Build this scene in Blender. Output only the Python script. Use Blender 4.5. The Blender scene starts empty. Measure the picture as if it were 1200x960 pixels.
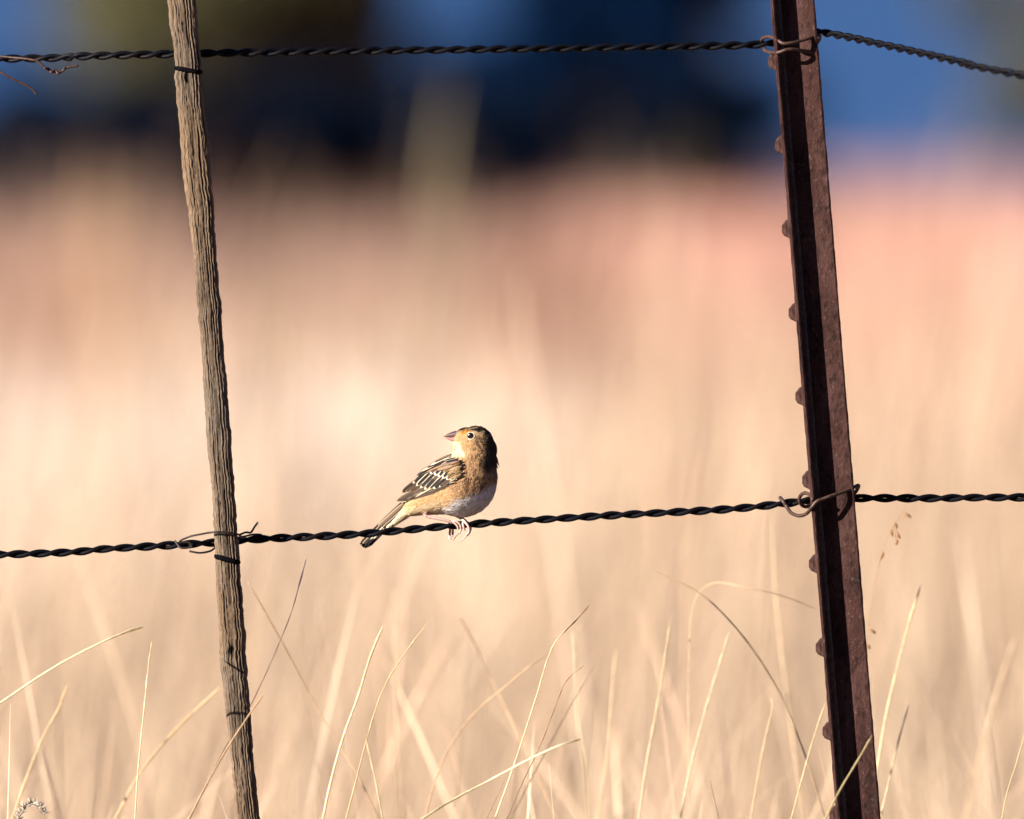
import bpy, math, random
import numpy as np
from mathutils import Vector, Matrix

random.seed(7)
RNG = np.random.default_rng(11)
SC = bpy.context.scene
COL = SC.collection

# ------------------------------------------------------------------ camera
DIST, CAM_H, PITCH, PX = 10.333, 0.95, 0.0168, 6.0e-5
cam_d = bpy.data.cameras.new('camera')
cam = bpy.data.objects.new('camera', cam_d); COL.objects.link(cam)
cam.location = (0, -DIST, CAM_H)
cam.rotation_euler = (math.pi / 2 - PITCH, 0, 0)
cam_d.sensor_width = 36; cam_d.lens = 500
cam_d.clip_start = 0.5; cam_d.clip_end = 6000
cam_d.dof.use_dof = True
cam_d.dof.focus_distance = DIST + 0.005
cam_d.dof.aperture_fstop = 6.0
SC.camera = cam

# ------------------------------------------------------------------ light
SUN_AZ, SUN_EL = 62.0, 21.0        # degrees left of the camera's back, above the horizon
th, el = math.radians(SUN_AZ), math.radians(SUN_EL)
sun_dir = Vector((-math.sin(th) * math.cos(el), -math.cos(th) * math.cos(el), math.sin(el)))
sd = bpy.data.lights.new('sun', 'SUN'); sun = bpy.data.objects.new('sun', sd); COL.objects.link(sun)
sd.energy = 5.0; sd.angle = math.radians(0.5); sd.color = (1.0, 0.89, 0.76)
sun.rotation_euler = sun_dir.to_track_quat('Z', 'Y').to_euler()
W = bpy.data.worlds.new('World'); SC.world = W; W.use_nodes = True
wn = W.node_tree; bg = wn.nodes['Background']
sky = wn.nodes.new('ShaderNodeTexSky'); sky.sky_type = 'NISHITA'; sky.sun_disc = False
sky.sun_elevation = el
sky.sun_rotation = math.atan2(sun_dir.x, sun_dir.y)
sky.air_density = 1.0; sky.dust_density = 0.2; sky.ozone_density = 6.0; sky.altitude = 1500
tc = wn.nodes.new('ShaderNodeTexCoord')
va = wn.nodes.new('ShaderNodeVectorMath'); va.operation = 'ADD'; va.inputs[1].default_value = (0, 0, 0.8)
vn = wn.nodes.new('ShaderNodeVectorMath'); vn.operation = 'NORMALIZE'
wn.links.new(tc.outputs['Generated'], va.inputs[0]); wn.links.new(va.outputs[0], vn.inputs[0])
wn.links.new(vn.outputs[0], sky.inputs['Vector'])
wn.links.new(sky.outputs[0], bg.inputs['Color']); bg.inputs['Strength'].default_value = 0.05
SC.view_settings.view_transform = 'Standard'
SC.view_settings.look = 'None'
SC.view_settings.gamma = 1
SC.view_settings.exposure = 1.85
SC.cycles.use_denoising = True
SC.cycles.max_bounces = 6; SC.cycles.diffuse_bounces = 4
SC.cycles.sample_clamp_indirect = 4

# ------------------------------------------------------------------ helpers
def at(u, v, Y=0.0):
    """point on the plane y = Y seen at pixel (u, v) of the 1200 x 960 photograph"""
    r, up = (u - 600) * PX, (480 - v) * PX
    dy = math.cos(PITCH) + up * math.sin(PITCH)
    dz = -math.sin(PITCH) + up * math.cos(PITCH)
    t = (Y + DIST) / dy
    return Vector((r * t, Y, CAM_H + dz * t))
S = PX * DIST                      # metres per photo pixel at the fence

def tag(o, label=None, cat=None, group=None, kind=None):
    if label: o['label'] = label
    if cat: o['category'] = cat
    if group: o['group'] = group
    if kind: o['kind'] = kind
    return o

def empty(name, loc=(0, 0, 0)):
    o = bpy.data.objects.new(name, None); COL.objects.link(o); o.location = loc
    o.empty_display_size = 0.05
    bpy.context.view_layer.update()
    return o

def mesh_obj(name, verts, faces, mat, parent=None, colors=None, smooth=True):
    """verts are world coordinates; the object keeps them in place under its parent"""
    me = bpy.data.meshes.new(name)
    verts = np.asarray(verts, dtype=np.float64).reshape(-1, 3)
    o = bpy.data.objects.new(name, me); COL.objects.link(o)
    org = verts.mean(axis=0) if parent is None else None
    if parent is not None:
        o.parent = parent
        org = verts.mean(axis=0)
        o.location = Vector(org) - parent.matrix_world.translation
    else:
        org[2] = verts[:, 2].min(); o.location = org
    local = verts - org
    faces = np.asarray(faces) if not isinstance(faces, list) else faces
    if isinstance(faces, np.ndarray) and faces.ndim == 2:
        k = faces.shape[1]; n = len(faces)
        me.vertices.add(len(local)); me.vertices.foreach_set('co', local.ravel())
        me.loops.add(n * k); me.loops.foreach_set('vertex_index', faces.ravel().astype(np.int32))
        me.polygons.add(n); me.polygons.foreach_set('loop_start', np.arange(0, n * k, k, dtype=np.int32))
        me.update(calc_edges=True)
    else:
        me.from_pydata([tuple(p) for p in local], [], [tuple(f) for f in faces])
    me.validate()
    if colors is not None:
        ca = me.color_attributes.new('Col', 'FLOAT_COLOR', 'POINT')
        c = np.ones((len(local), 4), dtype=np.float32); c[:, :3] = colors
        ca.data.foreach_set('color', c.ravel())
    me.polygons.foreach_set('use_smooth', np.full(len(me.polygons), smooth, dtype=bool))
    me.materials.append(mat)
    me.update()
    bpy.context.view_layer.update()
    return o

class MB:
    def __init__(s): s.v = []; s.f = []; s.c = []
    def add(s, v, f, c=None):
        n = len(s.v); s.v += [tuple(p) for p in v]; s.f += [tuple(i + n for i in q) for q in f]
        if c is not None: s.c += [tuple(x) for x in c]
    def build(s, name, mat, parent=None, smooth=True):
        return mesh_obj(name, s.v, s.f, mat, parent, np.array(s.c) if s.c else None, smooth)

def catmull(pts, n):
    """smooth resample of a polyline (any dimension) into about n points per span"""
    P = [np.array(p, float) for p in pts]
    P = [2 * P[0] - P[1]] + P + [2 * P[-1] - P[-2]]
    out = []
    for i in range(1, len(P) - 2):
        for k in range(n):
            t = k / n
            a, b, c, d = P[i - 1], P[i], P[i + 1], P[i + 2]
            out.append(0.5 * ((2 * b) + (-a + c) * t + (2 * a - 5 * b + 4 * c - d) * t * t + (-a + 3 * b - 3 * c + d) * t ** 3))
    out.append(P[-2])
    return np.array(out)

def tube(mb, pts, rad, sides=8, col=None, cap=True):
    pts = np.asarray(pts, float); n = len(pts)
    rad = np.full(n, rad) if np.isscalar(rad) else np.asarray(rad)
    T = np.gradient(pts, axis=0); T /= np.linalg.norm(T, axis=1)[:, None] + 1e-12
    ref = np.array([0, 1, 0.0]) if abs(T[0][1]) < 0.9 else np.array([1.0, 0, 0])
    a = np.cross(T[0], ref); a /= np.linalg.norm(a)
    vs, cs = [], []
    for i in range(n):
        a = a - T[i] * np.dot(a, T[i]); a /= np.linalg.norm(a) + 1e-12
        b = np.cross(T[i], a)
        for k in range(sides):
            w = 2 * math.pi * k / sides
            vs.append(pts[i] + rad[i] * (math.cos(w) * a + math.sin(w) * b))
            if col is not None: cs.append(col[i] if np.ndim(col) == 2 else col)
    fs = [(i * sides + k, i * sides + (k + 1) % sides, (i + 1) * sides + (k + 1) % sides, (i + 1) * sides + k)
          for i in range(n - 1) for k in range(sides)]
    if cap:
        fs.append(tuple(range(sides))[::-1]); fs.append(tuple((n - 1) * sides + k for k in range(sides)))
    mb.add(vs, fs, cs if col is not None else None)

def vnoise(x, seed=0):
    """1-D smooth value noise, -1..1"""
    x = np.asarray(x, float); i = np.floor(x).astype(int); f = x - i; f = f * f * (3 - 2 * f)
    def h(n): return (np.modf(np.sin((n + seed * 57.3) * 127.1) * 43758.5453)[0] % 1.0) * 2 - 1
    return h(i) * (1 - f) + h(i + 1) * f
def vnoise2(x, y, seed=0):
    x, y = np.broadcast_arrays(np.asarray(x, float), np.asarray(y, float))
    i, j = np.floor(x).astype(int), np.floor(y).astype(int); fx, fy = x - i, y - j
    fx = fx * fx * (3 - 2 * fx); fy = fy * fy * (3 - 2 * fy)
    def h(a, b): return (np.modf(np.sin(a * 127.1 + b * 311.7 + seed * 74.7) * 43758.5453)[0] % 1.0) * 2 - 1
    return (h(i, j) * (1 - fx) + h(i + 1, j) * fx) * (1 - fy) + (h(i, j + 1) * (1 - fx) + h(i + 1, j + 1) * fx) * fy

# ------------------------------------------------------------------ materials
def new_mat(name):
    m = bpy.data.materials.new(name); m.use_nodes = True
    nt = m.node_tree; return m, nt, nt.nodes['Principled BSDF']
def ramp(nt, stops, fac):
    r = nt.nodes.new('ShaderNodeValToRGB'); e = r.color_ramp.elements
    while len(e) < len(stops): e.new(0.5)
    for k, (p, c) in enumerate(stops): e[k].position = p; e[k].color = (*c, 1)
    nt.links.new(fac, r.inputs[0]); return r.outputs[0]
def noise(nt, scale, detail=4, vec=None, rough=0.5):
    n = nt.nodes.new('ShaderNodeTexNoise'); n.inputs['Scale'].default_value = scale
    n.inputs['Detail'].default_value = detail; n.inputs['Roughness'].default_value = rough
    if vec is not None: nt.links.new(vec, n.inputs['Vector'])
    return n.outputs[0]
def coords(nt, scale=(1, 1, 1)):
    t = nt.nodes.new('ShaderNodeTexCoord'); m = nt.nodes.new('ShaderNodeMapping')
    m.inputs['Scale'].default_value = scale; nt.links.new(t.outputs['Object'], m.inputs[0]); return m.outputs[0]
def bump(nt, p, height, strength, dist):
    b = nt.nodes.new('ShaderNodeBump'); b.inputs['Strength'].default_value = strength
    b.inputs['Distance'].default_value = dist
    nt.links.new(height, b.inputs['Height']); nt.links.new(b.outputs[0], p.inputs['Normal'])
def mixc(nt, a, b, fac, mode='MIX'):
    m = nt.nodes.new('ShaderNodeMix'); m.data_type = 'RGBA'; m.blend_type = mode
    for sock, val in ((m.inputs[0], fac), (m.inputs[6], a), (m.inputs[7], b)):
        if hasattr(val, 'is_linked') or hasattr(val, 'links'): nt.links.new(val, sock)
        elif isinstance(val, (int, float)): sock.default_value = val
        else: sock.default_value = (*val, 1)
    return m.outputs[2]

def mat_vcol(name, rough=0.8, transl=0.0, nscale=0, namt=0.0, spec=0.2, bscale=0, bstr=0, bdist=0.0005):
    m, nt, p = new_mat(name)
    a = nt.nodes.new('ShaderNodeAttribute'); a.attribute_name = 'Col'
    c = a.outputs['Color']
    if namt:
        n = ramp(nt, [(0.3, (1 - namt,) * 3), (0.7, (1 + 0 * namt,) * 3)], noise(nt, nscale, 3, coords(nt)))
        c = mixc(nt, c, n, 1.0, 'MULTIPLY')
    nt.links.new(c, p.inputs['Base Color']); p.inputs['Roughness'].default_value = rough
    p.inputs['Specular IOR Level'].default_value = spec
    if bscale: bump(nt, p, noise(nt, bscale, 3, coords(nt)), bstr, bdist)
    if transl:
        t = nt.nodes.new('ShaderNodeBsdfTranslucent'); nt.links.new(c, t.inputs['Color'])
        mx = nt.nodes.new('ShaderNodeMixShader'); mx.inputs[0].default_value = transl
        out = nt.nodes['Material Output']
        nt.links.new(p.outputs[0], mx.inputs[1]); nt.links.new(t.outputs[0], mx.inputs[2]); nt.links.new(mx.outputs[0], out.inputs[0])
    return m
M_GRASS = mat_vcol('dry_grass', 0.6, 0.25, spec=0.3)
M_STALK = mat_vcol('straw', 0.6, 0.45, nscale=260, namt=0.3, spec=0.2, bscale=700, bstr=0.5)
M_LEAF = mat_vcol('leaves', 0.9, 0.1, spec=0.04)
M_PLUME = mat_vcol('plumage', 0.75, 0.0, nscale=900, namt=0.15, spec=0.15)
M_BODY = mat_vcol('down', 0.85, 0.0, nscale=700, namt=0.2, spec=0.1, bscale=900, bstr=0.5)
M_WOODV = mat_vcol('weathered_wood', 0.85, 0.0, nscale=500, namt=0.25, spec=0.15, bscale=1200, bstr=0.7, bdist=0.0006)

def mat_plain(name, col, rough=0.6, spec=0.4, metal=0.0, nscale=0, col2=None, bstr=0.0, bdist=0.0005):
    m, nt, p = new_mat(name)
    p.inputs['Roughness'].default_value = rough; p.inputs['Specular IOR Level'].default_value = spec
    p.inputs['Metallic'].default_value = metal; p.inputs['Base Color'].default_value = (*col, 1)
    if nscale:
        n = noise(nt, nscale, 5, coords(nt))
        nt.links.new(ramp(nt, [(0.35, col), (0.65, col2 or col)], n), p.inputs['Base Color'])
        if bstr: bump(nt, p, n, bstr, bdist)
    return m
M_WIRE = mat_plain('dark_fence_wire', (0.0015, 0.0022, 0.005), 0.5, 0.06, 0.0, 120, (0.004, 0.0035, 0.0045), 0.3, 0.0003)
M_TIE = mat_plain('rusty_tie_wire', (0.022, 0.010, 0.008), 0.5, 0.3, 0.0, 400, (0.055, 0.030, 0.023), 0.4, 0.0003)
M_TIED = mat_plain('dark_tie_wire', (0.006, 0.004, 0.004), 0.5, 0.3, 0.0, 400, (0.018, 0.011, 0.010), 0.4, 0.0003)
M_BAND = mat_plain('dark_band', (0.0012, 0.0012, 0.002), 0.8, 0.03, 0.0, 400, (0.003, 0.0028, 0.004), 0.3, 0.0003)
M_SKINP = mat_plain('pink_skin', (0.48, 0.33, 0.30), 0.5, 0.4, 0, 1500, (0.42, 0.25, 0.22), 0.4, 0.0002)
M_CLAW = mat_plain('claw', (0.10, 0.06, 0.05), 0.35, 0.5)
M_EYE = mat_plain('eye', (0.006, 0.004, 0.003), 0.08, 0.8)
M_BEAK = mat_vcol('beak', 0.45, 0, nscale=800, namt=0.2, spec=0.5)
M_BARK = mat_plain('bark', (0.05, 0.035, 0.025), 0.9, 0.2, 0, 8, (0.11, 0.08, 0.06), 0.6, 0.02)

def rust_mat():
    m, nt, p = new_mat('rusty_post_steel')
    n1 = noise(nt, 60, 6, coords(nt, (1, 1, 0.35))); n2 = noise(nt, 480, 5, coords(nt, (1, 1, 0.6)), 0.65)
    base = ramp(nt, [(0.3, (0.014, 0.0050, 0.0045)), (0.5, (0.031, 0.0125, 0.0105)), (0.72, (0.052, 0.026, 0.023))], n1)
    sp = ramp(nt, [(0.60, (0, 0, 0)), (0.74, (1, 1, 1))], n2)
    c = mixc(nt, base, (0.10, 0.062, 0.054), sp)
    dk = ramp(nt, [(0.30, (0.35, 0.3, 0.3)), (0.5, (1, 1, 1))], noise(nt, 260, 4, coords(nt, (1, 1, .5))))
    c = mixc(nt, c, dk, 1.0, 'MULTIPLY')
    nt.links.new(c, p.inputs['Base Color'])
    nt.links.new(ramp(nt, [(0.4, (0.85,) * 3), (0.7, (0.45,) * 3)], n2), p.inputs['Roughness'])
    p.inputs['Metallic'].default_value = 0.0; p.inputs['Specular IOR Level'].default_value = 0.10
    bump(nt, p, n2, 1.0, 0.0009)
    return m
M_RUST = rust_mat()

def ground_mat():
    m, nt, p = new_mat('dry_soil_and_litter')
    n1 = noise(nt, 0.08, 5, coords(nt)); n2 = noise(nt, 9, 6, coords(nt))
    a = ramp(nt, [(0.35, (0.17, 0.11, 0.075)), (0.65, (0.25, 0.17, 0.115))], n1)
    b = ramp(nt, [(0.3, (0.55, 0.5, 0.45)), (0.7, (1, 1, 1))], n2)
    c = mixc(nt, a, b, 1.0, 'MULTIPLY')
    # reddish bare soil far out, past about 60 m and mostly to the right
    geo = nt.nodes.new('ShaderNodeNewGeometry'); sx = nt.nodes.new('ShaderNodeSeparateXYZ')
    nt.links.new(geo.outputs['Position'], sx.inputs[0])
    mr = nt.nodes.new('ShaderNodeMapRange'); mr.inputs[1].default_value = 45; mr.inputs[2].default_value = 80
    nt.links.new(sx.outputs[1], mr.inputs[0])
    c = mixc(nt, c, (0.33, 0.185, 0.155), mr.outputs[0])
    nt.links.new(c, p.inputs['Base Color']); p.inputs['Roughness'].default_value = 0.95
    p.inputs['Specular IOR Level'].default_value = 0.1
    bump(nt, p, n2, 0.6, 0.03)
    return m
M_GROUND = ground_mat()

# ------------------------------------------------------------------ ground
def ground_z(x, y):
    x = np.asarray(x, float); y = np.asarray(y, float)
    far = np.clip((y - 20) / 60, 0, 1)
    return 0.03 * vnoise2(x * 0.25, y * 0.25, 3) * 1.0 + far * 0.10 * vnoise2(x * 0.05, y * 0.04, 5)
def build_ground():
    ys = np.concatenate([np.linspace(-60, 40, 101), np.geomspace(41, 5000, 90)])
    xs = np.concatenate([-np.geomspace(25, 4000, 30)[::-1], np.linspace(-24, 24, 97), np.geomspace(25, 4000, 30)])
    X, Y = np.meshgrid(xs, ys); Z = ground_z(X, Y) * (np.abs(Y) < 800) * (np.abs(X) < 800)
    v = np.stack([X, Y, Z], -1).reshape(-1, 3); nx = len(xs)
    i = np.arange(len(ys) - 1)[:, None] * nx + np.arange(nx - 1)[None]
    i = i.ravel(); f = np.stack([i, i + 1, i + nx + 1, i + nx], -1)
    o = mesh_obj('ground', v, f, M_GROUND); tag(o, kind='structure')
build_ground()

# ------------------------------------------------------------------ grass mass (one stuff object per belt)
def blades(N, xy, h, w, col, lean, segs=5, seed=0, head=0.0, tipcol=None):
    """N ribbons: base xy, height h, width w, colour, lean (N,2). head = share with a thick seed head"""
    r = np.random.default_rng(seed)
    t = np.linspace(0, 1, segs + 1)
    ang = r.uniform(0, math.pi, N); side = np.stack([np.cos(ang), np.sin(ang) * 0.6, 0 * ang], -1)
    kink = r.normal(0, 0.03, (N, 2)) * h[:, None]
    base = np.column_stack([xy, ground_z(xy[:, 0], xy[:, 1]) - 0.01])
    P = base[:, None, :] + 0
    P = np.repeat(P, segs + 1, 1)
    P[:, :, 2] += h[:, None] * (t[None] - 0.18 * np.minimum(np.linalg.norm(lean, axis=1) / h, 1.5)[:, None] * t[None] ** 2)
    P[:, :, 0] += lean[:, 0:1] * t[None] ** 1.7 + kink[:, 0:1] * np.sin(t * math.pi)[None]
    P[:, :, 1] += lean[:, 1:2] * t[None] ** 1.7 + kink[:, 1:2] * np.sin(t * math.pi)[None]
    prof = 1 - 0.75 * t ** 2.0
    prof = np.repeat(prof[None], N, 0)
    hd = r.random(N) < head
    ph = np.where(t > 0.72, 1.5 * np.sin(np.clip((t - 0.72) / 0.28, 0, 1) * math.pi * 0.9 + 0.15), 0.5)
    prof[hd] = ph[None]
    hw = 0.5 * w[:, None] * prof
    L = P - side[:, None] * hw[..., None]; R = P + side[:, None] * hw[..., None]
    V = np.stack([L, R], 2).reshape(-1, 3)
    C = np.repeat(col[:, None], segs + 1, 1)
    if tipcol is not None:
        k = (t ** 3)[None, :, None] * 0.5; C = C * (1 - k) + tipcol * k
    C = np.repeat(C[:, :, None], 2, 2).reshape(-1, 3)
    b = (np.arange(N) * (segs + 1) * 2)[:, None] + (np.arange(segs) * 2)[None]
    b = b.ravel(); F = np.stack([b, b + 1, b + 3, b + 2], -1)
    return V, F, C

STRAW = np.array([(0.62, 0.47, 0.325), (0.58, 0.41, 0.275), (0.66, 0.53, 0.39), (0.50, 0.345, 0.24), (0.38, 0.265, 0.19)])
def straw(r, N, tint=None, var=0.12):
    c = STRAW[r.choice(5, N, p=[.34, .24, .2, .14, .08])] * r.uniform(1 - var, 1 + var * .3, (N, 1))
    if tint is not None: c = c * tint
    return np.clip(c * 0.80, 0, 0.95)

def belt(y0, y1, half, dens, hmean, hsd, w, seed, tintf=None, segs=4, head=0.1, hmax=9, leanamt=0.25, clump=0.5):
    """blades in a wedge between the distances y0 and y1 past the fence"""
    r = np.random.default_rng(seed)
    hw0, hw1 = half(y0), half(y1)
    N = int((y1 - y0) * (hw0 + hw1) * dens)
    y = y0 + (y1 - y0) * r.random(N) ** 1.0
    x = (r.random(N) * 2 - 1) * half(y)
    k = vnoise2(x * 1.3, y * 0.9, seed + 2) * 0.5 + 0.5
    keep = r.random(N) < (1 - clump) + clump * k * 1.6
    x, y = x[keep], y[keep]; N = len(x)
    hh = np.clip(r.normal(hmean, hsd, N) * (1 + 0.15 * vnoise2(x * 0.7, y * 0.5, seed)), 0.08, hmax)
    lean = r.normal(0, 1, (N, 2)) * leanamt * hh[:, None] + np.array([0.04, 0]) * hh[:, None]
    tint = tintf(x, y) if tintf is not None else None
    c = straw(r, N, tint)
    return blades(N, np.stack([x, y], -1), hh, w * r.uniform(0.6, 1.4, N), c, lean, segs, seed, head)

def cam_half(y, side): return (y + DIST) * 0.036 + side
def tint_mid(x, y):
    """colour of the plants by place: pale cream patch at left 16-40 m out, redder plants further"""
    t = np.ones((len(x), 3))
    u = 600 + x / (np.maximum(y + DIST, 1) * PX)
    cream = np.clip(1 - np.abs(y - 24) / 12, 0, 1) * np.clip((760 - u) / 250, 0, 1)
    t = t * (1 - cream[:, None]) + np.array([1.42, 1.66, 2.1]) * cream[:, None]
    red = np.clip((y - 36) / 22, 0, 1)
    right = np.clip((u - 560) / 260, 0, 1)
    tr = np.array([0.42, 0.35, 0.42])[None] * (1 - right[:, None]) + np.array([1.14, 0.80, 0.92])[None] * right[:, None]
    tr = tr * (1 + 0.35 * vnoise2(x * 0.45, y * 0.05, 9))[:, None]
    return t * (1 - red[:, None]) + tr * red[:, None]

V, F, C = [], [], []
def put(vfc):
    n = sum(len(a) for a in V); V.append(vfc[0]); F.append(vfc[1] + n); C.append(vfc[2])
def flush(name, label, cat):
    o = mesh_obj(name, np.concatenate(V), np.concatenate(F), M_GRASS, None, np.concatenate(C), smooth=True)
    tag(o, label, cat, kind='stuff'); V.clear(); F.clear(); C.clear(); return o
put(belt(-5.5, -0.3, lambda y: 1.6 + 0 * y, 130, 0.27, 0.06, 0.003, 21, head=0.1, hmax=0.38))
put(belt(-0.3, 1.2, lambda y: cam_half(y, 1.3), 260, 0.38, 0.06, 0.003, 22, lambda x, y: 0.8 + 0.3 * vnoise2(x * 8, y * 4, 6)[:, None] * np.ones((1, 3)), head=0.2, hmax=0.52))
put(belt(1.0, 12.0, lambda y: cam_half(y, 1.6), 330, 0.41, 0.06, 0.0033, 23, lambda x, y: 0.86 + 0.25 * vnoise2(x * 5, y * 1.2, 6)[:, None] * np.ones((1, 3)), head=0.2, hmax=0.60))
def lite(f, amp, sx, sy, sd_): return lambda x, y: f * (1 + amp * vnoise2(x * sx, y * sy, sd_)[:, None]) * np.array([[1.0, 1.0, 1.04]])
put(belt(0.08, 1.0, lambda y: cam_half(y, 0.9), 230, 0.54, 0.075, 0.0011, 27, lite(1.5, 0.35, 11, 6, 2), head=0.5, hmax=0.72, segs=10, leanamt=0.26, clump=0.7))
put(belt(0.6, 2.4, lambda y: cam_half(y, 0.9), 190, 0.56, 0.08, 0.0014, 26, lite(1.45, 0.35, 9, 4, 3), head=0.5, hmax=0.76, segs=9, leanamt=0.24, clump=0.8))
put(belt(2.0, 5.0, lambda y: cam_half(y, 1.2), 95, 0.58, 0.08, 0.0022, 29, lite(1.25, 0.45, 7, 3, 2), head=0.4, hmax=0.80, segs=8, leanamt=0.20, clump=0.8))
put(belt(5.0, 14.0, lambda y: cam_half(y, 1.2), 30, 0.68, 0.10, 0.0038, 28, lite(1.12, 0.5, 4, 1.5, 2), head=0.4, hmax=0.95, segs=8, leanamt=0.12, clump=0.9))
put(belt(-0.12, 0.4, lambda y: cam_half(y, 0.8), 150, 0.52, 0.09, 0.0011, 33, lite(1.3, 0.4, 13, 9, 4), head=0.5, hmax=0.70, segs=12, leanamt=0.30, clump=0.6))
put(belt(2.5, 8.0, lambda y: cam_half(y, 1.0), 3.0, 0.84, 0.12, 0.0042, 34, lite(1.2, 0.45, 5, 3, 8), head=0.5, hmax=1.08, segs=9, leanamt=0.14, clump=0.8))
flush('dry_grass', 'thick stand of dry straw coloured grass behind and below the fence', 'grass')
put(belt(12.0, 45.0, lambda y: cam_half(y, 3.0), 110, 0.44, 0.06, 0.008, 24, tint_mid, segs=3, head=0.3, hmax=0.7))
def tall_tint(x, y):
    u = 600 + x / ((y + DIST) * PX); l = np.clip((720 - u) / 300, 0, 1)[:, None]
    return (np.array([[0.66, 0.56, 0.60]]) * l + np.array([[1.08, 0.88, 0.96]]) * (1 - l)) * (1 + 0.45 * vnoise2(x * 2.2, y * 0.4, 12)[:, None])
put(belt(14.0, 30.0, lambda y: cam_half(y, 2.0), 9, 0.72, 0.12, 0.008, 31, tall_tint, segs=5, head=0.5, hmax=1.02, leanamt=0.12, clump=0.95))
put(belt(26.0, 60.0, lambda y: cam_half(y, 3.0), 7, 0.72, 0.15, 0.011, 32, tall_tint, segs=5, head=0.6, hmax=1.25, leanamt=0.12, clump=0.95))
put(belt(45.0, 175.0, lambda y: cam_half(y, 6.0), 42, 0.42, 0.10, 0.022, 25, tint_mid, segs=3, head=0.3, hmax=0.9))
flush('far_grass', 'blurred field of pale and pinkish dry grass stretching to the trees', 'grass field')

# tall weed clumps, out of focus, that rise over the field
def weed(u, Y, hpx_top, n, wpx, tint, seed, label):
    r = np.random.default_rng(seed); c = at(u, 480, Y); top = at(u, hpx_top, Y)
    H = top.z
    xy = np.stack([c.x + r.normal(0, wpx * PX * (Y + DIST) * 0.25, n), Y + r.normal(0, 0.12, n)], -1)
    h = H * r.uniform(0.72, 1.03, n)
    ln = r.normal(0, 1, (n, 2)) * wpx * PX * (Y + DIST) * 0.5
    col = straw(r, n, np.array(tint))
    v, f, c_ = blades(n, xy, h, 0.006 * r.uniform(0.7, 1.6, n), col, ln, 7, seed, 0.5)
    o = mesh_obj('tall_weed', v, f, M_GRASS, None, c_)
    tag(o, label, 'weed', 'tall dry weeds rising out of the field')
weed(512, 17, 60, 9, 50, (0.55, 0.62, 0.55), 41, 'tallest olive straw weed, blurred, rising into the dark trees left of the picture middle')
weed(312, 20, 110, 6, 60, (0.5, 0.42, 0.38), 42, 'brownish blurred weed close to the right of the wooden stay')
weed(130, 24, 150, 40, 70, (0.95, 0.82, 0.72), 43, 'broad pale brown blurred weed left of the wooden stay')
weed(745, 26, 110, 12, 80, (0.55, 0.55, 0.55), 44, 'sparse blurred weed against the deep blue shade right of the middle')
weed(1110, 22, 110, 16, 100, (0.8, 0.72, 0.7), 45, 'thin blurred weed against the pale blue gap right of the steel post')
weed(640, 32, 225, 230, 150, (0.50, 0.34, 0.32), 46, 'reddish brown blurred weed above and right of the bird')
weed(60, 30, 235, 170, 130, (0.52, 0.38, 0.38), 47, 'dull brown blurred weed at the left edge of the picture')

# ------------------------------------------------------------------ trees and shrubs far out
def leaf_cloud(centers, radii, n, size, cols, seed, squash=0.8):
    r = np.random.default_rng(seed); centers = np.array(centers); radii = np.array(radii)
    w = radii ** 2; k = r.choice(len(radii), n, p=w / w.sum())
    d = r.normal(0, 1, (n, 3)); d /= np.linalg.norm(d, axis=1)[:, None]
    rr = radii[k] * r.random(n) ** 0.45
    p = centers[k] + d * rr[:, None] * np.array([1, 1, squash])
    a = r.normal(0, 1, (n, 3)); a /= np.linalg.norm(a, axis=1)[:, None]
    b = np.cross(a, r.normal(0, 1, (n, 3))); b /= np.linalg.norm(b, axis=1)[:, None]
    s = size * r.uniform(0.6, 1.4, n)[:, None]
    V = np.stack([p - a * s, p + b * s * 0.5, p + a * s, p - b * s * 0.5], 1).reshape(-1, 3)
    F = np.arange(n * 4).reshape(n, 4)
    c = np.array(cols)[r.integers(0, len(cols), n)] * r.uniform(0.75, 1.25, (n, 1))
    return V, F, np.repeat(c, 4, 0)

def tree(name, x, y, H, R, zlow, cols, seed, label, cat, n=7000, lobes=14, leaf=0.11, group=None, trunk=0.16):
    r = random.Random(seed); z0 = float(ground_z(x, y))
    root = empty(name, (x, y, z0)); tag(root, label, cat, group)
    cs, rs = [], []
    mb = MB()
    tips = []
    for i in range(lobes):
        a = r.uniform(0, 2 * math.pi); q = math.sqrt(r.random()) * R * 0.72
        zz = zlow + (H - zlow) * r.uniform(0.12, 0.9)
        q *= 1.0 - 0.55 * max(0, (zz - zlow) / (H - zlow) - 0.4)
        p = (x + math.cos(a) * q, y + math.sin(a) * q, z0 + zz)
        rad = R * r.uniform(0.26, 0.44)
        rad = min(rad, max(0.12, zz - zlow + rad * 0.35)); cs.append(p); rs.append(rad); tips.append(p)
    tr = catmull([(x, y, z0 - 0.1), (x + r.uniform(-.1, .1), y, z0 + zlow * 0.8 + 0.1), (x + r.uniform(-.3, .3), y, z0 + H * 0.55), (x, y, z0 + H * 0.8)], 4)
    tube(mb, tr, np.linspace(trunk, trunk * 0.3, len(tr)), 8)
    for p in tips:
        k = r.uniform(0.25, 0.7); b = tr[int(k * (len(tr) - 1))]
        br = catmull([b, ((b[0] + p[0]) / 2, (b[1] + p[1]) / 2, (b[2] + p[2]) / 2 + r.uniform(0, .2)), p], 3)
        tube(mb, br, np.linspace(trunk * 0.4, trunk * 0.1, len(br)), 5)
    mb.build('trunk', M_BARK, root)
    v, f, c = leaf_cloud(cs, rs, n, leaf, cols, seed + 5)
    mesh_obj('crown', v, f, M_LEAF, root, c, smooth=False)
    return root

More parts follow.
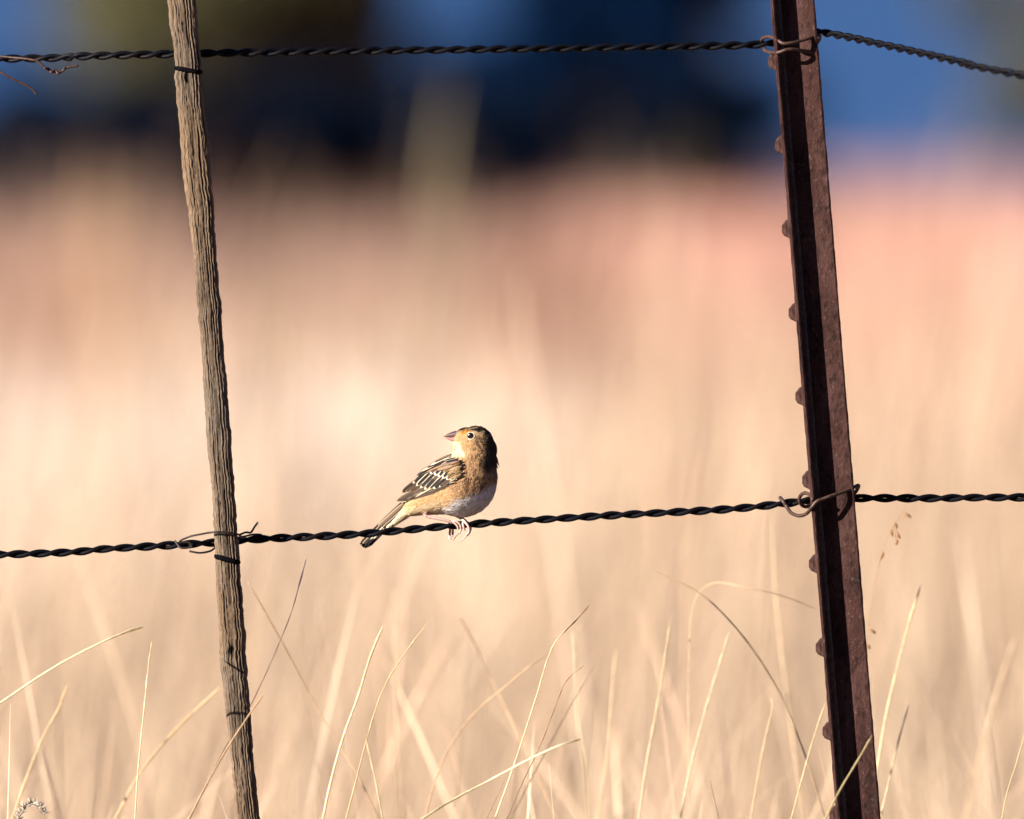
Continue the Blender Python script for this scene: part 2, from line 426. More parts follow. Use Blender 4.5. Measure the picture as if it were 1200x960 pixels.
OLIVE = [(0.085, 0.083, 0.042), (0.07, 0.07, 0.037), (0.10, 0.092, 0.045)]
DARK = [(0.002, 0.006, 0.018), (0.003, 0.008, 0.022), (0.002, 0.005, 0.014)]  # blue-black: the shade beneath the tree crowns is put into the leaf colour
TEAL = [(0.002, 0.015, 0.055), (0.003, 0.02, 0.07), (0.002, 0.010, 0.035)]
def X(u, Y): return (u - 600) * PX * (Y + DIST)
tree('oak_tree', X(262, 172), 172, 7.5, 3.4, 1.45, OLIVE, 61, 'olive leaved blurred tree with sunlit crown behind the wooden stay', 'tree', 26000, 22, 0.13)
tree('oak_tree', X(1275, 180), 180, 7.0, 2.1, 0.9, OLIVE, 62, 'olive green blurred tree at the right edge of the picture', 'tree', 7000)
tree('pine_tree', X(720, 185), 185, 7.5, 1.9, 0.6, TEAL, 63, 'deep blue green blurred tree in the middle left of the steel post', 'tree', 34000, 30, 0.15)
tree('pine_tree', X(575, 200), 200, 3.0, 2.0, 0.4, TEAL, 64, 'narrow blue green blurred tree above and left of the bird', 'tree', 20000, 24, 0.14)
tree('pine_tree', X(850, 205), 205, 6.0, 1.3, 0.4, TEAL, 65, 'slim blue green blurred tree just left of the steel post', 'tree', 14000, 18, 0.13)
for i, (u, Y, R, H, lab) in enumerate([
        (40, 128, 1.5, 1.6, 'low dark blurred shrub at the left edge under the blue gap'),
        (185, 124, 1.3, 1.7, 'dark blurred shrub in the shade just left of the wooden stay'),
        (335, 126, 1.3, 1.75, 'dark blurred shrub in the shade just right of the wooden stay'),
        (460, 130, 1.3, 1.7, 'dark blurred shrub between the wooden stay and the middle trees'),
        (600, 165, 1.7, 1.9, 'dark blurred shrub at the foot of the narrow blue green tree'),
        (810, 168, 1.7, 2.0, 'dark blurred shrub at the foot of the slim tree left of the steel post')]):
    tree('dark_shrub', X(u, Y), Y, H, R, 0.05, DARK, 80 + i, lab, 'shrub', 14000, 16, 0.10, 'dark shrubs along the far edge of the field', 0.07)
for i, (u, Y, R, H, lab) in enumerate([
        (-350, 178, 2.6, 6.5, 'olive tree left of the picture, out of focus'),
        (1700, 186, 2.6, 6.5, 'olive tree right of the picture, out of focus')]):
    tree('oak_tree', X(u, Y), Y, H, R, 0.8, OLIVE, 90 + i, lab, 'tree', 6000)

# ------------------------------------------------------------------ fence wires
WY = 0.017
def wire_path(pts):
    """pts: (u, v, Y) control points"""
    P = [tuple(at(u, v, Y)) for u, v, Y in pts]
    c = catmull(P, 40)
    d = np.concatenate([[0], np.cumsum(np.linalg.norm(np.diff(c, axis=0), axis=1))])
    n = int(d[-1] / 0.0016)
    s = np.linspace(0, d[-1], n)
    return np.stack([np.interp(s, d, c[:, k]) for k in range(3)], -1), s

def twisted(name, pts, label, pitch=52, phase=0.0, seed=1):
    P, s = wire_path(pts)
    T = np.gradient(P, axis=0); T /= np.linalg.norm(T, axis=1)[:, None]
    up = np.array([0, 0, 1.0]); A = np.cross(T, up); A /= np.linalg.norm(A, axis=1)[:, None]; B = np.cross(A, T)
    root = empty(name, tuple(P[len(P) // 2])); tag(root, label, 'fence wire', 'twisted fence wires')
    w = 2 * math.pi * s / (pitch * S) + 0.9 * vnoise(s / 0.11, seed) + phase
    hr = 2.5 * S * (1 + 0.12 * vnoise(s / 0.03, seed + 4))
    for k in range(2):
        a = w + k * math.pi
        Q = P + A * (hr * np.cos(a))[:, None] + B * (hr * np.sin(a))[:, None]
        mb = MB(); tube(mb, Q, 2.6 * S, 10); mb.build('strand', M_WIRE, root)
    return root
LOW = [(-3000, 668, WY), (-600, 660, WY), (0, 650, WY), (130, 643, WY), (250, 636, WY), (300, 632, WY), (420, 626, WY), (545, 615, WY), (700, 605, WY),
       (850, 597, WY), (920, 590, WY), (945, 587, WY), (1003, 584, WY), (1100, 584, WY), (1200, 583, WY), (1800, 582, WY), (4200, 590, WY)]
TOP = [(-3000, 95, 0.2), (-600, 74, 0.12), (0, 69, 0.06), (100, 66, 0.03), (200, 63.5, WY), (400, 60, WY), (600, 57.5, WY), (800, 54.5, WY), (890, 52, WY), (930, 45, WY),
       (960, 38, 0.01), (1050, 56, -0.09), (1130, 74, -0.18), (1200, 89, -0.26), (1800, 200, -0.7), (3000, 360, -1.6)]
twisted('fence_wire', LOW, 'lower dark twisted fence wire, the one the bird perches on', seed=1)
twisted('fence_wire', TOP, 'upper dark twisted fence wire along the top of the picture', pitch=50, seed=5)

# ------------------------------------------------------------------ wooden stay
def interp_tab(tab, v):
    t = np.array(tab, float); return [np.interp(v, t[:, 0], t[:, k]) for k in range(1, t.shape[1])]
STAY = [(-500, 168, 202), (-200, 184, 219), (0, 197, 231), (30, 199, 232), (50, 203, 233.5), (75, 205, 236), (100, 205.5, 238), (130, 208, 240), (160, 211, 244.5), (200, 214, 248),
        (240, 219.5, 250), (300, 227, 254), (350, 230.5, 258), (400, 235, 262), (450, 238, 266), (500, 241, 270), (560, 247, 274), (600, 249.5, 277), (650, 252, 280), (700, 253.5, 284),
        (740, 257, 287), (780, 258, 289.5), (790, 260, 290), (830, 264, 293), (860, 267, 295), (900, 271, 298), (960, 276, 304), (1200, 294, 322), (1700, 330, 360)]
def build_stay():
    root = empty('wooden_stay', tuple(at(300, 1600, 0)))
    tag(root, 'weathered grey brown grooved wooden fence stay, slightly leaning, at the left', 'wooden stay')
    vv = np.linspace(-260, 1740, 1500); L, R = interp_tab(STAY, vv)
    L = L + 0.7 * vnoise(vv / 13, 3) + 0.5 * vnoise(vv / 4, 8); R = R + 0.9 * vnoise(vv / 17, 4) + 0.6 * vnoise(vv / 5, 9)
    ns = 200; a = np.linspace(0, 2 * math.pi, ns, endpoint=False)
    V = np.zeros((len(vv), ns, 3)); Cc = np.zeros((len(vv), ns, 3))
    sgn = lambda q, e: np.sign(q) * np.abs(q) ** e
    cx = sgn(np.cos(a), 0.62); cy = sgn(np.sin(a), 0.7)      # superellipse; cy<0 faces the camera
    for i, v in enumerate(vv):
        hw = (R[i] - L[i]) / 2; mid = (R[i] + L[i]) / 2; hd = 12.5
        x = cx * hw; y = cy * hd
        # front surface coordinate -1..1 across, grooves follow the grain, stronger right of the middle
        q = cx + 0.05 * float(vnoise(v / 60, 2)) + 0.02 * float(vnoise(v / 18, 6))
        g = np.zeros(ns)
        for (c0, wd, dp, sd_) in ((-0.42, 0.06, 0.9, 1), (-0.08, 0.045, 1.7, 2), (0.16, 0.045, 2.2, 3), (0.38, 0.05, 2.3, 4), (0.60, 0.05, 2.0, 5), (0.80, 0.05, 1.6, 6), (-0.68, 0.05, 0.9, 7), (-0.25, 0.035, 1.0, 8)):
            cc = c0 + 0.04 * float(vnoise(v / 90, sd_ + 10)) + 0.015 * float(vnoise(v / 22, sd_ + 20))
            g += dp * np.clip(0.72 + 0.6 * float(vnoise(v / 35, sd_ + 30)), 0.1, 1.3) * np.exp(-((q - cc) / wd) ** 2)
        g += 0.55 * vnoise2(q * 14, np.full(ns, v / 16), 5) + 0.45 * vnoise2(q * 26, np.full(ns, v / 4.5), 6) + 0.5 * np.clip(vnoise2(q * 8, np.full(ns, v / 2.2), 13) - 0.3, 0, 1)
        kn = math.exp(-((v - 762) / 6) ** 2) * np.exp(-((cx + 0.05) / 0.16) ** 2) * 3.2 + math.exp(-((v - 92) / 6) ** 2) * np.exp(-((cx + 0.1) / 0.16) ** 2) * 2.6
        g = g + kn
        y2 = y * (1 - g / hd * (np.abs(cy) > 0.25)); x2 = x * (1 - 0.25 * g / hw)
        p = at(0, v, 0); z = p.z
        V[i, :, 0] = (mid - 600 + x2) * S; V[i, :, 1] = y2 * S * 0.95; V[i, :, 2] = z
        cw = 1 + 0.07 * float(vnoise(v / 80, 44)) * np.array((-1, 0, 1.3)); base = cw * np.array((0.125, 0.090, 0.062)) * (1 + 0.28 * vnoise2(q * 4, np.full(ns, v / 60), 7) + 0.22 * vnoise2(q * 25, np.full(ns, v / 9), 8))[:, None]
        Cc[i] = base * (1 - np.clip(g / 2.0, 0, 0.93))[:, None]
    n = len(vv); i = np.arange(n - 1)[:, None] * ns; k = np.arange(ns)[None]
    F = np.stack([i + k, i + (k + 1) % ns, i + ns + (k + 1) % ns, i + ns + k], -1).reshape(-1, 4)
    fl = [tuple(q) for q in F] + [tuple(range(ns))[::-1], tuple((n - 1) * ns + k for k in range(ns))]
    mesh_obj('shaft', V.reshape(-1, 3), fl, M_WOODV, root, Cc.reshape(-1, 3))
    for (v0, v1, tk) in ((80, 85, 3.3), (652, 659, 3.6)):      # thin near-black bands round the stay
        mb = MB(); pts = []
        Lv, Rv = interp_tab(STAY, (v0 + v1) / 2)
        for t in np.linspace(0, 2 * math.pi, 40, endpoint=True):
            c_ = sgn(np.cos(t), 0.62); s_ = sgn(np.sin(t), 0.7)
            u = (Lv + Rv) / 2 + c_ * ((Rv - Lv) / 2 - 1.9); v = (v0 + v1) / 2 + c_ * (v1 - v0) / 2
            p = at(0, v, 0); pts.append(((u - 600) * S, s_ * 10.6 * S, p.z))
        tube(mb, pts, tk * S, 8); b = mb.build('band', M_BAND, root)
build_stay()

# ------------------------------------------------------------------ steel T-post
def build_post():
    root = empty('steel_post', tuple(at(1090, 1720, 0)))
    tag(root, 'rusty studded steel T post leaning slightly at the right', 'fence post')
    def edge(v): return 901.5 + 78.0 * v / 960.0                  # left edge of the plate
    vv = np.linspace(-170, 1745, 500)
    # cross-section in px: the plate lies edge-on (thin in x, wide in depth), the web runs to the right
    pw, pt, wl, wt = 24, 5.0, 47.5, 2.6
    ca, sa = math.cos(math.radians(15)), math.sin(math.radians(15))
    def rot(x, y): return x * ca + y * sa + 6.4, y * ca - x * sa      # the post stands turned 15 degrees
    prof = [(0, -pw + 1.2), (1.2, -pw), (pt - 1.4, -pw), (pt, -pw + 1.2), (pt, -wt - 3), (pt + 2.5, -wt), (wl - 1.5, -wt + .4), (wl, -wt + 1.4),
            (wl, wt - 1.4), (wl - 1.5, wt - .4), (pt + 2.5, wt), (pt, wt + 3), (pt, pw - 1.2), (pt - 1.2, pw), (1.2, pw), (0, pw - 1.2)]
    pr = np.array(prof, float); m = len(pr)
    V = np.zeros((len(vv), m, 3))
    for i, v in enumerate(vv):
        w = 0.35 * vnoise2(np.arange(m) * 3.1, np.full(m, v / 9), 2)
        z = at(0, v, 0).z
        rx, ry = rot(pr[:, 0] + w, pr[:, 1] + w)
        V[i, :, 0] = (edge(v) - 600 + rx) * S; V[i, :, 1] = ry * S; V[i, :, 2] = z
    def skin(idx, name):
        k = len(idx); vs = V[:, idx].reshape(-1, 3); n = len(vv)
        fs = [(i * k + j, i * k + (j + 1) % k, (i + 1) * k + (j + 1) % k, (i + 1) * k + j) for i in range(n - 1) for j in range(k)]
        fs += [tuple(range(k))[::-1], tuple((n - 1) * k + j for j in range(k))]
        return mesh_obj(name, vs, fs, M_RUST, root, smooth=False)
    skin([0, 1, 2, 3, 4, 11, 12, 13, 14, 15], 'plate')
    skin([5, 6, 7, 8, 9, 10], 'web')
    for k in range(-2, 10):                                      # studs on the face of the plate
        v = 72 + 98.1 * k; mb = MB(); e0 = edge(v)
        out = [(-14, 1), (-10, -5.5), (-4, -9.6), (4, -10.2), (8, -8.5), (13.5, 1)]
        vs = []
        for dpt in (-8, -6.6, 6.6, 8):
            sh = 0.86 if abs(dpt) > 7 else 1.0
            for (dv, du) in out:
                rx, ry = rot((du * 1.25 * sh if du < 0 else du), dpt)
                vs.append(((e0 + 0.081 * dv + rx - 600) * S, ry * S, at(0, v + dv * sh, 0).z))
        no = len(out); fs = [(r * no + j, r * no + (j + 1) % no, (r + 1) * no + (j + 1) % no, (r + 1) * no + j) for r in range(3) for j in range(no)]
        fs += [tuple(range(no))[::-1], tuple(3 * no + j for j in range(no))]
        mb.add(vs, fs); mb.build('stud', M_RUST, root, smooth=False)
build_post()

# ------------------------------------------------------------------ tie wires
def tie(name, label, paths, r_px, mat, cat='wire tie', group=None):
    mb = MB()
    for pts in paths:
        c = catmull([tuple(at(u, v, Y * S)) for u, v, Y in pts], 8); tube(mb, c, r_px * S, 8)
    o = mb.build(name, mat); tag(o, label, cat, group); return o
W0 = WY / S   # wire depth in px
G = 'wire ties round the posts'
tie('wire_tie', 'rusty wire clip looped round the steel post at the lower wire', [
    [(914, 583, W0), (918, 588, 20), (922, 594, 18), (927, 601, 8), (936, 604.5, -6), (945, 602, -16), (951, 595, -26), (957, 588, -28), (963, 585.5, -27), (975, 581, -24), (990, 576, -16),
     (1001, 571, -8), (1006, 569, 0), (1005, 573, 10), (999, 582, 22), (993, 592, 30)],
    [(951, 592, 26), (944, 594, 12), (938, 590, 4), (937, 583, 0), (942, 578, -6), (949, 580, -16), (953, 586, -26)]], 2.2, M_TIE, group=G)
tie('wire_tie', 'rusty wire clip looped round the steel post at the upper wire', [
    [(896, 52, 40), (893, 49, 30), (894, 45, 18), (902, 43, -4), (911, 47, -20), (918, 51, -27), (930, 50, -25), (945, 46, -18), (956, 42, -8), (961, 43, 2), (958, 50, 16), (950, 56, 30)],
    [(894, 54, 36), (898, 60, 10), (910, 62, -22), (925, 58, -27), (945, 60, -16), (957, 63, -6), (958, 64, 6)]], 2.1, M_TIE, group=G)
tie('wire_tie', 'thin dark wire tie round the wooden stay at the lower wire', [
    [(205, 634, W0 - 2), (212, 642, W0 - 8), (224, 641, W0 - 9), (222, 636, W0 - 10), (210, 635, W0 - 10), (222, 629, 14), (236, 626, 2), (248, 624, -13), (262, 623.5, -16), (278, 626, -12), (284, 629, 8), (296, 626.5, 20), (306, 626.5, W0 + 4)],
    [(222, 646, W0 - 6), (234, 648, W0 - 8), (246, 646, W0 - 2), (252, 642, W0 + 4)],
    [(280, 627, 10), (288, 624, 18), (294, 624, 14), (298, 618, 8), (302, 612.5, 4)]], 1.2, M_TIED, group=G)
tie('loose_wire_end', 'frayed thin wire end kinked under the upper wire at the left edge', [
    [(-30, 60, 40), (0, 66, 30), (30, 69, 18), (44, 72, 14), (52, 79, 14), (60, 84, 14), (72, 84, 14), (77, 80, 14), (92, 77, 14)],
    [(52, 80, 10), (58, 81, 16), (60, 85, 10), (65, 82, 16), (68, 86, 10), (74, 83, 16), (76, 79, 10)]], 1.3, M_TIE, 'wire end', None)
tie('loose_wire_end', 'straight thin wire end pointing down at the left edge below the upper wire', [
    [(-30, 60, 60), (0, 84, 50), (18, 94, 50), (36, 103, 50), (43, 111, 50)]], 1.3, M_TIE, 'wire end', None)

# ------------------------------------------------------------------ single grass stalks near the fence
CREAM, TAN, BROWN, ORANGE = (0.86, 0.75, 0.50), (0.38, 0.27, 0.165), (0.17, 0.11, 0.085), (0.60, 0.42, 0.26)
def stalk(pts, w, col, Y, label, bead=0.0, tip=None, head=0.0, seeds=None):
    """pts in photo px from the lowest to the tip; w width in px; Y depth in metres"""
    pts = [(float(u), float(v)) for u, v in pts]
    # carry on to the ground below the frame
    (u0, v0), (u1, v1) = pts[0], pts[1]
    dx, dv = u0 - u1, max(v0 - v1, 4.0); k = max(-1.6, min(1.6, dx / dv))
    vg = 480 + (CAM_H / (PX * (Y + DIST)) - PITCH / PX)     # pixel row of the ground at that depth
    low = []; u, v = u0, v0
    while v < vg - 60:
        v += 90; u += k * 90; k *= 0.75; low.append((u, v))
    low[-1] = (low[-1][0], vg + 4)
    P2 = low[::-1] + pts
    P = catmull([tuple(at(a, b, Y + (0.02 * math.sin(i * 1.3)))) for i, (a, b) in enumerate(P2)], 12)
    n = len(P); t = np.linspace(0, 1, n); nl = len(low) * 12
    r = 0.5 * w * 0.76 * PX * (Y + DIST) * (1.15 - 0.5 * t) * (1 + 0.10 * vnoise(t * 40, int(abs(u0)) + 3))
    tt = np.clip((np.arange(n) - nl) / max(1, n - nl), 0, 1)
    d = np.concatenate([[0], np.cumsum(np.linalg.norm(np.diff(P, axis=0), axis=1))])
    bead = bead or 0.12
    if bead:
        r = r * (1 + bead * np.clip(tt * 3 - .6, 0, 1) * np.sin(d / 0.0032 + 0.7 * np.sin(d / 0.02)))
    if head: r = r * (1 + head * np.exp(-((tt - 0.86) / 0.10) ** 2))
    r[-3:] *= np.array([0.8, 0.55, 0.25])
    w = w * 1.0; c = np.repeat(np.array(col)[None] * (0.85 if col[0] > 0.6 and col is not CREAM else 1), n, 0) * (1 + 0.10 * vnoise(d / 0.05, int(abs(u0))))[:, None]
    
    if tip is not None:
        k_ = np.clip((tt - 0.72) / 0.06, 0, 1)[:, None]; c = c * (1 - k_) + np.array(tip) * k_
    mb = MB(); tube(mb, P, r, 7, c)
    if seeds:
        for (su, sv, sa, sl) in seeds:
            a = at(su, sv, Y); q = catmull([tuple(at(su - math.cos(sa) * sl, sv + math.sin(sa) * sl, Y)), tuple(a), tuple(at(su + math.cos(sa) * sl, sv - math.sin(sa) * sl, Y))], 4)
            tube(mb, q, np.sin(np.linspace(0.15, math.pi - 0.1, len(q))) * 1.7 * S, 6, (0.42, 0.22, 0.09))
            j = int(np.argmin(np.linalg.norm(P - np.array(a), axis=1)))
            tube(mb, [P[j], tuple(a)], 0.35 * S, 4, (0.5, 0.3, 0.16))
    o = mb.build('grass_stalk', M_STALK); tag(o, label, 'grass stalk', 'dry grass stalks near the fence')
st = stalk
st([(-40, 850), (0, 824), (60, 784), (110, 757), (145, 742), (168, 735)], 4.6, CREAM, -0.05, 'thick cream grass stalk arching in from the left edge', head=0.5)
st([(158, 965), (162, 900), (170, 820), (174, 780), (178, 752)], 3.0, CREAM, 0.05, 'beaded upright cream stalk left of the wooden stay', bead=0.4)
st([(222, 960), (262, 880), (292, 830), (318, 775), (340, 722), (352, 680), (359, 655)], 1.7, BROWN, 0.08, 'thin brown stalk with a dark purple tip right of the wooden stay', bead=0.3, head=1.1, tip=(0.10, 0.075, 0.11))
st([(220, 962), (250, 905), (272, 868), (296, 832), (309, 814)], 4.0, ORANGE, -0.12, 'tan stalk crossing in front of the lower wooden stay')
st([(135, 960), (165, 905), (200, 862), (230, 832), (258, 806)], 5.2, (0.86, 0.65, 0.40), 0.35, 'soft thick tan stalk slanting up to the wooden stay from the left')
st([(15, 958), (30, 915), (50, 865), (68, 832), (79, 803)], 4.6, (0.88, 0.68, 0.42), 0.30, 'soft cream stalk slanting right in the lower left corner')
st([(378, 962), (388, 915), (402, 865), (420, 815), (434, 770), (449, 733)], 4.8, CREAM, 0.0, 'brightest thick cream stalk curving up in the lower left half', head=0.25)
st([(405, 962), (418, 912), (430, 866), (446, 815), (468, 775), (501, 730)], 2.7, (0.86, 0.70, 0.42), 0.02, 'slim cream stalk curving right beside the brightest thick stalk', bead=0.3)
st([(448, 968), (420, 910), (397, 873), (362, 812), (333, 757), (297, 693), (290, 680)], 2.6, ORANGE, 0.25, 'orange stalk leaning left across the lower left half', bead=0.1)
st([(450, 968), (440, 915), (432, 880), (428, 858)], 3.0, (0.84, 0.66, 0.42), 0.12, 'short beaded stalk between the two cream stalks at the bottom', bead=0.35)
st([(488, 964), (530, 938), (575, 914), (620, 890), (655, 874), (681, 866)], 4.8, CREAM, -0.10, 'thick cream stalk lying low and slanting right at bottom middle', head=-0.2)
st([(578, 965), (596, 915), (614, 862), (630, 812), (641, 775), (651, 752), (662, 740), (676, 726), (690, 710)], 2.8, CREAM, 0.0, 'cream stalk with a thin brown tip at bottom middle', bead=0.3, tip=(0.35, 0.22, 0.14))
st([(592, 965), (612, 918), (634, 872), (650, 830), (664, 798), (685, 779)], 1.8, (0.36, 0.23, 0.13), 0.0, 'thin dark brown stalk beside the cream stalk at bottom middle', bead=0.5)
st([(497, 962), (512, 910), (532, 868), (560, 832), (592, 805), (618, 783), (645, 764)], 3.0, (0.78, 0.56, 0.36), 0.3, 'soft tan stalk arching right below the bird', bead=0.2)
st([(655, 965), (628, 905), (600, 845), (575, 795), (555, 752), (538, 722)], 3.0, (0.84, 0.60, 0.38), 0.5, 'soft tan stalk leaning left below the bird')
st([(975, 985), (955, 920), (938, 870), (915, 815), (885, 765), (850, 722), (815, 692), (765, 668)], 3.2, TAN, 0.22, 'long tan stalk arching left from the steel post foot', bead=0.1)
st([(966, 962), (985, 925), (1006, 890), (1022, 862)], 4.4, (0.62, 0.52, 0.28), -0.18, 'olive straw stalk crossing in front of the lower steel post')
st([(1015, 962), (1027, 905), (1036, 850), (1047, 800), (1064, 735), (1079, 686)], 4.0, CREAM, 0.30, 'cream stalk rising just right of the steel post', head=0.4)
st([(1030, 965), (1042, 915), (1052, 872), (1065, 826)], 3.8, (0.90, 0.74, 0.50), 0.25, 'shorter cream stalk right of the steel post')
st([(1173, 965), (1180, 930), (1190, 898), (1204, 850)], 2.4, (0.85, 0.7, 0.4), 0.0, 'sharp thin stalk in the lower right corner')
st([(926, 965), (938, 920), (952, 870), (968, 822)], 3.2, (0.90, 0.74, 0.46), 0.15, 'cream stalk ending beside the lowest studs of the steel post', head=0.3)
st([(748, 965), (757, 900), (766, 850), (775, 800), (787, 722)], 4.2, (0.90, 0.74, 0.5), 0.30, 'beaded cream stalk in the gap between bird and steel post', bead=0.35)
st([(796, 965), (808, 905), (822, 850), (838, 795), (855, 740)], 4.2, (0.92, 0.78, 0.54), 0.28, 'second beaded cream stalk toward the steel post', bead=0.35)
st([(806, 965), (807, 860), (807, 780), (812, 710), (834, 684), (872, 688), (915, 698), (958, 714)], 1.8, (0.86, 0.68, 0.46), 0.3, 'fine hair like stalk bent over sharply toward the steel post')
st([(945, 968), (930, 870), (918, 780), (910, 700), (905, 600)], 5.0, (0.90, 0.72, 0.5), 0.75, 'tall soft upright stalk left of the steel post')
st([(690, 962), (686, 900), (678, 850), (674, 770), (672, 740)], 5.0, (0.92, 0.76, 0.52), 0.6, 'soft pale upright stalk right of the crossing stalks')
st([(470, 965), (466, 890), (464, 800), (461, 690)], 4.0, (0.88, 0.68, 0.46), 0.9, 'tall blurred pale stalk below the tail of the bird')
st([(700, 962), (712, 880), (718, 800), (722, 760)], 3.5, (0.90, 0.72, 0.48), 0.45, 'blurred pale stalk standing right of the soft upright one')
st([(1012, 900), (1014, 820), (1016, 745), (1024, 690), (1033, 650), (1044, 622), (1058, 600), (1066, 588)], 0.8, (0.7, 0.48, 0.28), 0.22, 'hair thin stalk with small brown seeds right of the steel post',
   seeds=[(1034, 651, 1.3, 5), (1045, 625, 1.8, 4.5), (1053, 628, -1.1, 4), (1051, 636, 1.2, 3.5), (1064, 604, -0.6, 5), (1023, 740, -0.6, 5), (1018, 758, -0.9, 4), (1050, 616, 1.9, 4)])
st([(880, 960), (893, 885), (905, 830), (903, 818)], 3.2, (0.88, 0.7, 0.46), 0.3, 'short soft stalk left of the steel post foot')
st([(1130, 965), (1150, 880), (1172, 800), (1190, 745)], 5.0, (0.88, 0.7, 0.5), 0.9, 'blurred broad stalk slanting right near the right edge')

# curled bristly seed head in the lower left corner
def bristle_head():
    root_pts = [(5, 1040), (12, 985), (20, 962), (28, 948), (38, 942), (47, 946), (52, 954)]
    vg = 480 + (CAM_H / (PX * DIST) - PITCH / PX)
    P = catmull([tuple(at(a, b, 0)) for a, b in [(-5, vg), (0, 1400), (2, 1200)] + root_pts], 12)
    mb = MB(); c = np.repeat(np.array([(0.75, 0.68, 0.55)]), len(P), 0); tube(mb, P, np.linspace(1.4, 1.0, len(P)) * S, 6, c)
    r = random.Random(4); n = len(P)
    for i in range(n - 50, n):
        for k in range(2):
            p = P[i]; a = r.uniform(0, 2 * math.pi); l = r.uniform(4, 9) * S
            tgt = p + np.array([math.cos(a) * l, r.uniform(-.5, .5) * l, abs(math.sin(a)) * l])
            tube(mb, [p, tgt], np.array([0.7, 0.2]) * S, 4, (0.80, 0.76, 0.68) if k else (0.16, 0.10, 0.07))
    o = mb.build('seed_head', M_STALK); tag(o, 'curled bristly grey seed head in the lower left corner', 'seed head')
bristle_head()

# ------------------------------------------------------------------ the bird (coordinates: 5x crop of the photo)
CR = S / 5
BY = WY + 0.001
def bp(x, y, d=0.0):
    """crop px (x, y) and depth d in crop px (positive = away from the camera) to world"""
    yaw = 0.10                                            # the tail lies a little farther off than the breast
    p = at(400 + x / 5, 480 + y / 5, 0)
    return np.array([p.x, BY + d * CR + (700 - x) * CR * yaw, p.z])

SPINE = [(395, 592, 36), (440, 562, 62), (505, 520, 100), (575, 482, 136), (645, 458, 162), (712, 452, 180), (745, 415, 168), (768, 350, 142), (785, 285, 120), (787, 208, 109)]
EXTRA = [(725, 178, 70), (700, 212, 52), (678, 176, 34), (690, 250, 40), (835, 240, 78)] + [(395 - 90 * k / 12, 592 + 82 * k / 12, 36 - 21 * k / 12) for k in range(1, 13)]
DEPTH = 0.84
_sp = catmull(SPINE, 6)
SPH = np.concatenate([_sp, np.array(EXTRA, float)])
def front(x, y, grow=0.0):
    """depth of the body surface on the camera side at a crop point (0 outside)"""
    q = (SPH[:, 2] + grow) ** 2 - (SPH[:, 0] - x) ** 2 - (SPH[:, 1] - y) ** 2
    m = q.max(); return math.sqrt(m) * DEPTH if m > 0 else 0.0

def remesh_spheres():
    mb = MB()
    for (x, y, r) in SPH:
        c = bp(x, y, 0)
        nu, nv = 24, 14
        vs = [c + np.array([0, 0, r * CR])]
        for i in range(1, nv):
            ph = math.pi * i / nv
            for k in range(nu):
                w = 2 * math.pi * k / nu
                vs.append(c + r * CR * np.array([math.sin(ph) * math.cos(w), DEPTH * math.sin(ph) * math.sin(w), math.cos(ph)]))
        vs.append(c - np.array([0, 0, r * CR])); fs = []
        for k in range(nu): fs.append((0, 1 + k, 1 + (k + 1) % nu))
        for i in range(nv - 2):
            for k in range(nu):
                a = 1 + i * nu; b = a + nu
                fs.append((a + k, b + k, b + (k + 1) % nu, a + (k + 1) % nu))
        last = len(vs) - 1; a = 1 + (nv - 2) * nu
        for k in range(nu): fs.append((last, a + (k + 1) % nu, a + k))
        mb.add(vs, fs)
    me = bpy.data.meshes.new('tmp'); me.from_pydata(mb.v, [], mb.f)
    o = bpy.data.objects.new('tmp', me); COL.objects.link(o)
    m = o.modifiers.new('r', 'REMESH'); m.mode = 'VOXEL'; m.voxel_size = 0.00055; m.use_smooth_shade = True
    s = o.modifiers.new('s', 'SMOOTH'); s.iterations = 14; s.factor = 0.6
    dg = bpy.context.evaluated_depsgraph_get(); ev = o.evaluated_get(dg)
    m2 = bpy.data.meshes.new_from_object(ev)
    n = len(m2.vertices); v = np.zeros(n * 3); m2.vertices.foreach_get('co', v); v = v.reshape(-1, 3)
    nr = np.zeros(n * 3); m2.vertices.foreach_get('normal', nr); nr = nr.reshape(-1, 3)
    f = [tuple(p.vertices) for p in m2.polygons]
    bpy.data.objects.remove(o); bpy.data.meshes.remove(me); bpy.data.meshes.remove(m2)
    return v, nr, f

def to_crop(v):
    """world to crop px (x, y, d)"""
    k = np.array([at(600, 480, 0).z, at(600, 481, 0).z]); dz = k[0] - k[1]
    u = v[:, 0] / S + 600; vv = 480 + (k[0] - v[:, 2]) / dz
    x = (u - 400) * 5; y = (vv - 480) * 5
    d = (v[:, 1] - BY - (700 - x) * CR * 0.10) / CR
    return x, y, d

